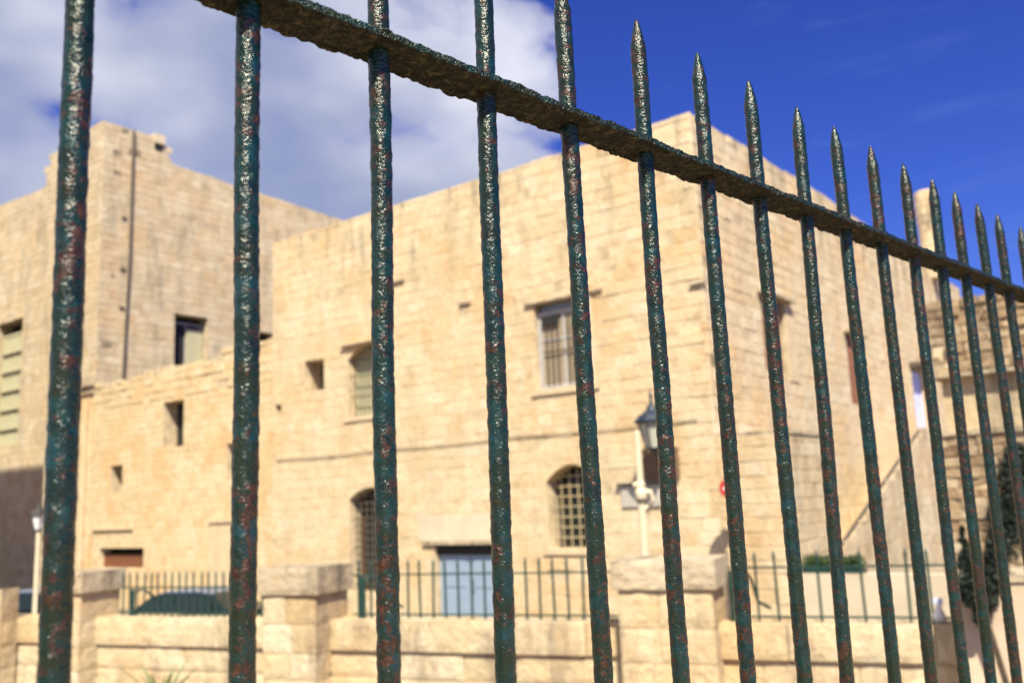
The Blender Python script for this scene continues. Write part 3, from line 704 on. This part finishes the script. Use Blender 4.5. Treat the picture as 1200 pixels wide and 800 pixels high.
# ------------------------------------------------------------------ railings on the parapet
def railing(label, u0, u1, step, ztop, zrail, r=.0135, posts=()):
    t = thing('iron_railing', label, 'railing', FP.p((u0+u1)/2, -1.555, -.2), 'thin iron railings on the parapet')
    n = int((u1-u0)/step); proto = None
    for k in range(n+1):
        p = FP.p(u0+k*step+rp.uniform(-.01, .01), -1.56, -.2)
        if proto is None:
            h = ztop+1.56; mb = MB(); mb.lathe(p, [(r, 0), (r, h-.09), (r*1.7, h-.085), (r*1.1, h-.06), (.002, h)], 7); proto = mb.build('bar', M['irongreen'], t, p)
        else:
            o = proto.copy(); col.objects.link(o); o.location = p-world_loc(t)
            o.rotation_euler = (rp.uniform(-.02, .02), rp.uniform(-.02, .02), rp.uniform(0, 3))
    for z in (zrail, -1.50):
        mb = MB(); mb.box(FP.shifted(0, -.2), u0-.1, u1+.1, z-.012, z+.012, -.016, .016); mb.build('rail', M['irongreen'], t)
    for pu, sg in posts:
        mb = MB(); mb.tube([FP.p(pu, -1.58, -.2), FP.p(pu, zrail-.03, -.2)], .045, 8); mb.build('end_post', M['irongreen'], t)
        mb = MB(); mb.tube([FP.p(pu+sg*.05, zrail-.08, -.2), FP.p(pu+sg*.13, zrail-.03, -.3), FP.p(pu+sg*.20, zrail-.16, -.45), FP.p(pu+sg*.24, -1.36, -.6), FP.p(pu+sg*.36, -1.46, -.75)], .022, 6)
        mb.build('brace', M['irongreen'], t)
railing('closely set railing with spiked bars in front of the parked dark car', -6.95, -3.85, .148, -.84, -1.10, .0155, [(-6.75, 1)])
railing('railing with spiked bars in front of the blue door', -2.4, 1.45, .205, -.72, -.94, .0175, [(-2.33, 1)])
railing('widely set railing with spiked bars in front of the whitish wall', 3.12, 5.6, .245, -.70, -.91, .0165, [(3.06, 1)])
railing('railing with spiked bars at the far left end beside the bottom left pillar', -8.6, -8.15, .148, -.9, -1.10, .012)

# ------------------------------------------------------------------ street things
def car(label, loc, rotz):
    t = thing('parked_car', label, 'car', loc, 'cars parked behind the parapet'); t.rotation_euler = (0, 0, rotz)
    prof = [(-2.05, .35), (-2.10, .62), (-1.95, .82), (-1.15, .93), (-.45, 1.38), (-.1, 1.46), (.75, 1.46), (1.2, 1.36), (1.75, .98), (2.02, .92), (2.08, .55), (2.0, .32)]
    def shell(name, pts, w0, w1, mat, bev=.0, parent=t):
        bm = bmesh.new(); ys = [(-w0, 0), (-w0*.97, 0), (w0*.97, 0), (w0, 0)]
        def wid(z): return w0 if z < .95 else w0+(w1-w0)*min(1, (z-.95)/.5)
        rows = []
        for s in (-1, 1): rows.append([bm.verts.new((x, s*wid(z), z)) for x, z in pts])
        a, b = rows; n = len(pts)
        for i in range(n): bm.faces.new((a[i], a[(i+1) % n], b[(i+1) % n], b[i]))
        bm.faces.new(a[::-1]); bm.faces.new(b)
        bmesh.ops.recalc_face_normals(bm, faces=bm.faces)
        if bev: bmesh.ops.bevel(bm, geom=list(bm.edges), offset=bev, segments=2, affect='EDGES', profile=.6)
        me = bpy.data.meshes.new(name); bm.to_mesh(me); bm.free(); me.materials.append(mat)
        me.polygons.foreach_set('use_smooth', [True]*len(me.polygons)); return link(name, me, parent)
    shell('body', prof, .86, .66, M['carpaint'], .05)
    shell('windscreen', [(-1.12, .965), (-.50, 1.365), (-.44, 1.35), (-1.06, .95)], .80, .70, M['carglass'])
    shell('roof', [(-.42, 1.39), (-.1, 1.475), (.75, 1.475), (1.15, 1.385), (1.1, 1.36), (-.35, 1.37)], .66, .665, M['carhighlight'], .012)  # roof shell carries the painted blue-grey highlight
    for s in (-1, 1):
        for pts in ([(-.95, .97), (-.42, 1.33), (.12, 1.37), (.12, .97)], [(.18, .97), (.18, 1.37), (.72, 1.37), (1.12, 1.26), (1.3, .99)]):
            bm = bmesh.new(); wd = lambda z: .86+(.66-.86)*min(1, max(0, (z-.95)/.5))
            fr_ = [bm.verts.new((x, s*(wd(z)+.012), z)) for x, z in pts]; bk = [bm.verts.new((x, s*(wd(z)-.01), z)) for x, z in pts]
            bm.faces.new(fr_); n = len(pts)
            for i in range(n): bm.faces.new((fr_[i], fr_[(i+1) % n], bk[(i+1) % n], bk[i]))
            bmesh.ops.recalc_face_normals(bm, faces=bm.faces)
            me = bpy.data.meshes.new('side_window'); bm.to_mesh(me); bm.free(); me.materials.append(M['carglass']); link('side_window', me, t)
        for x in (-1.32, 1.32):
            for nm, rad, wdt, mt in (('tyre', .33, .22, M['rubber']), ('rim', .20, .235, M['silver'])):
                bm = bmesh.new(); bmesh.ops.create_cone(bm, cap_ends=True, segments=22, radius1=rad, radius2=rad, depth=wdt, matrix=Matrix.Translation((x, s*.77, .33)) @ Matrix.Rotation(pi/2, 4, 'X'))
                bmesh.ops.bevel(bm, geom=[e_ for e_ in bm.edges if len(e_.link_faces[0].verts) > 4 or len(e_.link_faces[-1].verts) > 4], offset=.03, segments=2, affect='EDGES')
                me = bpy.data.meshes.new(nm); bm.to_mesh(me); bm.free(); me.materials.append(mt); link(nm, me, t)
        for nm, x, mt in (('headlight', -2.07, M['silver']), ('tail_light', 2.06, M['lamplens'])):
            bm = bmesh.new(); bmesh.ops.create_cube(bm, size=1, matrix=Matrix.Translation((x, s*.62, .72)) @ Matrix.Diagonal((.08, .3, .14, 1))); bmesh.ops.bevel(bm, geom=list(bm.edges), offset=.02, segments=2, affect='EDGES')
            me = bpy.data.meshes.new(nm); bm.to_mesh(me); bm.free(); me.materials.append(mt); link(nm, me, t)
        bm = bmesh.new(); bmesh.ops.create_cube(bm, size=1, matrix=Matrix.Translation((-.85, s*.93, 1.0)) @ Matrix.Diagonal((.1, .18, .13, 1))); bmesh.ops.bevel(bm, geom=list(bm.edges), offset=.03, segments=2, affect='EDGES')
        me = bpy.data.meshes.new('mirror'); bm.to_mesh(me); bm.free(); me.materials.append(M['carpaint']); link('mirror', me, t)
    return t
def copy_tree(o, parent=None):
    c = o.copy(); col.objects.link(c); c.parent = parent
    for ch in [x for x in bpy.data.objects if x.parent == o]: copy_tree(ch, c)
    return c
c1 = car('dark car parked behind the closely set railing, between two capped pillars', (-8.8, 25.0, GZ), radians(-14))
c2 = copy_tree(c1); c2.location = (-14.1, 27.4, GZ); c2.rotation_euler = (0, 0, radians(-16)); c2['label'] = 'dark car in shade at the far left, behind the parapet end'

def lantern(t, c, s=1.0, roofm='lampblue', glass='lampglass'):
    c = Vector(c)
    mb = MB(); mb.lathe(c, [(.085*s, 0), (.12*s, .03*s), (.13*s, .05*s)], 6); mb.build('base', M[roofm], t)
    mb = MB(); mb.lathe(c, [(.115*s, .051*s), (.235*s, .46*s)], 6); mb.build('glass', M[glass], t)
    mb = MB()
    for k in range(6):
        a = 2*pi*k/6; mb.tube([c+Vector((.125*s*cos(a), .125*s*sin(a), .045*s)), c+Vector((.245*s*cos(a), .245*s*sin(a), .47*s))], .012*s, 5)
    mb.build('frame', M[roofm], t)
    mb = MB(); mb.lathe(c, [(.30*s, .462*s), (.31*s, .50*s), (.22*s, .60*s), (.10*s, .68*s), (.075*s, .76*s), (.03*s, .80*s), (.02*s, .9*s), (.045*s, .93*s), (.012*s, .98*s), (.012*s, 1.04*s)], 6); mb.build('lamp_roof', M[roofm], t)
lt = thing('wall_lantern', 'large dark blue street lantern with frosted glass bracketed from the front wall', 'lantern', FA.p(.96, 1.0, .8))
lc = FA.p(1.16, 1.06, .8); lantern(lt, lc, 1.36)
mb = MB(); mb.tube([FA.p(1.16, .98, .02), FA.p(1.16, .90, .4), FA.p(1.16, .96, .72), FA.p(1.16, 1.08, .8)], .025, 7); mb.build('bracket', M['lampblue'], lt)

pp = thing('cream_pole', 'tall cream pole with bulky brackets standing just left of the blue lantern', 'pole', (2.60, 20.0, GZ))
mb = MB(); mb.tube([(2.60, 20, GZ), (2.60, 20, -.4), (2.60, 20, 1.38)], .07, 10, radii=[.09, .085, .06]); mb.build('shaft', M['creampole'], pp)
mb = MB(); mb.lathe((2.60, 20, -.05), [(.08, 0), (.12, .05), (.13, .16), (.09, .28), (.10, .34), (.07, .42)], 10); mb.build('collar', M['creampole'], pp)
mb = MB(); mb.tube([(2.60, 20, .16), (2.80, 19.95, .12), (2.84, 19.95, -.06), (2.66, 19.97, -.22)], .05, 8); mb.build('bracket', M['creampole'], pp)
mb = MB(); mb.tube([(2.60, 20, .3), (2.44, 19.98, .28)], .05, 8); mb.build('bracket', M['creampole'], pp)
mb = MB(); mb.lathe((2.60, 20, -.10), [(.105, 0), (.105, .05)], 10); mb.build('clamp', M['pipe'], pp)
mb = MB(); mb.lathe((2.60, 20, 1.38), [(.06, 0), (.045, .03), (.01, .06)], 8); mb.build('cap', M['creampole'], pp)

pq = thing('wall_plaque', 'blank grey marble plaque under a thin ledge behind the cream pole', 'plaque', FA.p(1.85, -.2, .03))
block(FA, 1.05, 2.55, -.2, .30, .025, .06, M['plaque'], pq, 'slab')
block(FA, 1.0, 2.65, .33, .38, .02, .14, M['pipe'], pq, 'ledge')
block(FA, .95, 2.0, .42, 1.15, .024, .05, M['lantern_shade'], pq, 'lantern_shadow')  # flat brown panel painted as the cast shadow under the lantern
ns = thing('no_entry_sign', 'small round red sign with a white bar on a dark post near the building corner', 'sign', (4.62, 20.5, GZ))
FS = Frame((4.57, 20.42, 0), 180)
def disc(c, r, n, d0, d1, mat, parent, name):
    mb = MB(); b = [FS.p(c[0]+r*cos(2*pi*k/n), c[1]+r*sin(2*pi*k/n), d) for d in (d0, d1) for k in range(n)]
    fs = [tuple(range(n)), tuple(reversed(range(n, 2*n)))]+[(k, (k+1) % n, n+(k+1) % n, n+k) for k in range(n)]
    mb.solid(b, fs); return mb.build(name, mat, parent)
disc((0, .13), .22, 24, 0, .02, M['red'], ns, 'disc')
block(FS, -.13, .13, .10, .16, .021, .026, M['white'], ns, 'white_bar')
mb = MB(); mb.tube([(4.62, 20.48, GZ), (4.62, 20.48, .3)], .035, 8); mb.build('post', M['irondark'], ns)
block(FS, -.12, -.04, -.5, -.2, -.02, .02, M['irondark'], ns, 'bracket')
lp = thing('street_lamp', 'old lantern on a cream post, in front of the shaded wall at far left', 'street lamp', (-13.25, 26, GZ))
mb = MB(); mb.tube([(-13.25, 26, GZ), (-13.25, 26, -2.5), (-13.25, 26, -.22)], .06, 10, radii=[.10, .07, .055]); mb.build('post', M['creampole'], lp)
lantern(lp, (-13.25, 26, -.2), .95, 'irondark', 'white')

# plants
ag = thing('agave_plant', 'spiky green agave leaves poking up at the foot of the parapet', 'plant', (-4.5, 12.0, GZ))
stem = MB(); stem.tube([(-4.5, 12, GZ), (-4.5, 12, -2.31)], .06, 8, radii=[.09, .06]); stem.build('stalk', M['agave'], ag)
ra = random.Random(4)
for k in range(13):
    a = 2*pi*k/13+ra.uniform(-.2, .2); hgt = ra.uniform(.45, .72); sp = ra.uniform(.12, .4); mb = MB(); pr = []
    for j in range(7):
        f = j/6; c = Vector((-4.5, 12, -2.36))+Vector((cos(a), sin(a), 0))*sp*(f+.3*f*f)+Vector((0, 0, hgt*f*(1-.12*f*f))); w_ = .035*(1-f)**.6+.002
        s_ = Vector((-sin(a), cos(a), 0))*w_; pr.append((c-s_, c+Vector((0, 0, -.012)), c+s_))
    for j in range(6):
        A, B = pr[j], pr[j+1]; mb.face([A[0], A[1], B[1], B[0]]); mb.face([A[1], A[2], B[2], B[1]])
    mb.build('leaf', M['agave'], ag)
sh = thing('shadow_shrub', 'dark forked shrub standing in for deep shadow against the pinkish pier at the right', 'shrub', (5.02, 10.2, GZ))
mb = MB(); mb.tube([(5.15, 10.2, GZ), (5.03, 10.2, -2.2), (4.88, 10.2, -1.4), (4.87, 10.2, -.6)], .04, 7, radii=[.05, .035, .03, .01]); mb.build('trunk', M['bark'], sh)
mb = MB(); mb.tube([(4.9, 10.2, -1.4), (5.05, 10.2, -.95), (5.25, 10.2, -.4), (5.4, 10.25, .2)], .03, 7, radii=[.03, .03, .02, .01]); mb.build('branch', M['bark'], sh)
mb = MB(); rs = random.Random(8)
for path in (((4.80, -1.48, .05), (4.79, -1.2, .15), (4.77, -.95, .13), (4.75, -.7, .07), (4.74, -.45, .02)),
             ((4.86, -1.25, .10), (5.0, -1.0, .13), (5.12, -.75, .15), (5.22, -.45, .19), (5.34, -.15, .22), (5.42, .15, .20), (5.46, .38, .08))):
    for (a, b) in zip(path[:-1], path[1:]):
        for k in range(5):
            f = (k+rs.random())/5; x, z, r_ = [a[q]*(1-f)+b[q]*f for q in range(3)]
            leaves(mb, (x+rs.uniform(-.4, .4)*r_, 10.2, z), r_*rs.uniform(.6, 1.15), int(150+2600*r_), .024, rs, (1, .7, 1))
mb.build('foliage', M['leafshadow'], sh)  # near-black foliage stands in for the deep shadow on the stone

# neighbouring house outside the frame on the left: it throws the shade on the foot of the tower
nh = thing('neighbour_house', 'plain stone house left of the view, shading the foot of the tower', 'building', (-29, 27, GZ))
edge = FTA.p(4.15, 2.6, 0)+sun_dir*21
FN = Frame((edge.x, edge.y, 0), 143)
mb = MB(); mb.box(FN, 0, 13, GZ, edge.z-.2, 0, 6); mb.build('wall', M['tower'], nh)
mb = MB(); mb.box(FN, -.01, 13.1, edge.z-.199, edge.z, -.01, 6.1); mb.build('roof_edge', M['cap'], nh)

# ------------------------------------------------------------------ near iron fence
fence = thing('iron_fence', 'near fence of rusted dark green iron bars with pointed tips and one flat rail', 'fence', FF.p(4, -1.62, 0))
S = .13; RAILZ = .4085
tilt = {1: (-.0002, .0016), 2: (-.0002, -.0012), 3: (-.0005, -.0036), 4: (.0028, -.0042), 5: (-.0063, .0037), 6: (.0021, .0001), 7: (.0035, .0034), 8: (.0009, .0057), 9: (.0094, -.015), 10: (-.0001, .0073), 11: (.0022, .0047), 12: (.0075, .0057), 13: (.01, -.0088), 14: (-.0045, -.0082), 15: (-.0108, .0182), 16: (-.02, .0073)}
BR = .0095
def bar_mesh(seed, dz, n, zlo=-.62):
    rb = random.Random(seed); off = Vector((seed*3.7, seed*1.3, 0)); V = []; Fc = []; zs = []
    z = -1.62
    while z < .578-1e-6:
        zs.append(z); z += dz if zlo < z < .49 else (.03 if z < zlo-.03 else min(dz, .004))
    zs.append(.578)
    for z in zs:
        if z > .578-.040:
            f = (.578-z)/.040; r = BR*(.13+.90*min(1, f**.72))
        else: r = BR
        r *= 1+.03*noise.noise(Vector((seed, z*6, 3)))
        cx = .0012*noise.noise(Vector((z*5, seed, 1))); cy = .0012*noise.noise(Vector((z*5, seed, 9)))
        for k in range(n):
            a = 2*pi*k/n; d = Vector((cos(a), sin(a), 0)); q = Vector((d.x*BR, d.y*BR, z))+off
            s = .0007*noise.noise(q*100)+.00045*noise.noise(q*240)+.0004*abs(noise.noise(q*480))
            rrr = max(.0006, r+s*min(1, r/BR*1.2)); V.append((cx+d.x*rrr, cy+d.y*rrr, z))
    m = len(zs)
    for i in range(m-1):
        for k in range(n):
            q = (k+1) % n; Fc.append((i*n+k, i*n+q, (i+1)*n+q, (i+1)*n+k))
    Fc.append(tuple((m-1)*n+k for k in range(n)))
    me = bpy.data.meshes.new('bar'); me.from_pydata(V, [], Fc); me.polygons.foreach_set('use_smooth', [True]*len(me.polygons)); me.materials.append(M['iron'])
    return me
fine = [bar_mesh(s, .0022, 34) for s in range(1, 7)]
coarse = [bar_mesh(s, .0045, 22) for s in range(7, 12)]
fo = world_loc(fence)
for i in range(-12, 34):
    me = fine[i % 6] if 0 < i < 9 else coarse[i % 5]
    top, bot = tilt.get(i, (random.uniform(-.004, .004), random.uniform(-.004, .004)))
    o = link('bar', me, fence)
    slope = (top-bot)/(.578+.4); base = FF.p(i*S, 0, 0)
    # shear-free lean: rotate about the axis across the fence
    ang = math.atan(slope); ax = FF.n.cross(Vector((0, 0, 1)))  # along-fence axis
    rot = Matrix.Rotation(ang, 4, Vector((0, 0, 1)).cross(FF.u).normalized()) @ Matrix.Rotation(random.uniform(0, 6.28) if i > 16 or i < 1 else i*2.39, 4, 'Z')
    centre = base+FF.u*(bot+slope*.4)
    o.matrix_local = Matrix.Translation(centre-fo) @ rot
# flat rail with pitted, flaking surface
def rail_mesh(u0, u1, zc, w, h, du=.0024, nw=22, nh=4):
    ring = []
    for k in range(nw): ring.append((-w/2+w*k/nw, -h/2, 0))
    for k in range(nh): ring.append((w/2, -h/2+h*k/nh, 1))
    for k in range(nw): ring.append((w/2-w*k/nw, h/2, 2))
    for k in range(nh): ring.append((-w/2, h/2-h*k/nh, 3))
    n = len(ring); V = []; Fc = []; us = []; u = u0
    while u < u1: us.append(u); u += du if -.1 < u < 1.5 else (.006 if u < 2.4 and u > -.2 else .04)
    us.append(u1)
    for u in us:
        wob = .0016*noise.noise(Vector((u*9, 1, 1))); ww = 1+.05*noise.noise(Vector((u*14, 4, 2)))
        for (d, z, s) in ring:
            q = Vector((u, d, z)); e = 1 if s in (0,) else .7
            nz_ = .0020*noise.noise(q*80)+.0016*noise.noise(Vector((u*170, d*230, z*200)))+.0008*noise.noise(q*420)
            ne = .0024*noise.noise(Vector((u*70, s*5, 0)))+.0018*noise.noise(Vector((u*220, s*5, 3)))
            sz = -1 if z < 0 else 1; sd_ = -1 if d < 0 else 1
            k = max(0, abs(d)/(w/2)-.85)/.15
            V.append(FF.p(u, zc+wob+z*(1-.25*k*k)+sz*nz_*e, (d+wob*.5)*ww+sd_*ne*(abs(d)/(w/2))**3)-FF.p(0, 0, 0))
    for i in range(len(us)-1):
        for k in range(n): q = (k+1) % n; Fc.append((i*n+k, i*n+q, (i+1)*n+q, (i+1)*n+k))
    me = bpy.data.meshes.new('rail'); me.from_pydata(V, [], Fc); me.polygons.foreach_set('use_smooth', [True]*len(me.polygons)); me.materials.append(M['railiron']); return me
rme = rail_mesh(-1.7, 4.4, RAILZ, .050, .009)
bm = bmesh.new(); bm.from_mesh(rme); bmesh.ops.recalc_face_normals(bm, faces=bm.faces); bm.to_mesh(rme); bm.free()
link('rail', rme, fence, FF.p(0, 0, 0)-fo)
r2 = MB(); r2.box(FF, -1.7, 4.4, -1.404, -1.396, -.018, .018); r2.build('rail', M['railiron'], fence)
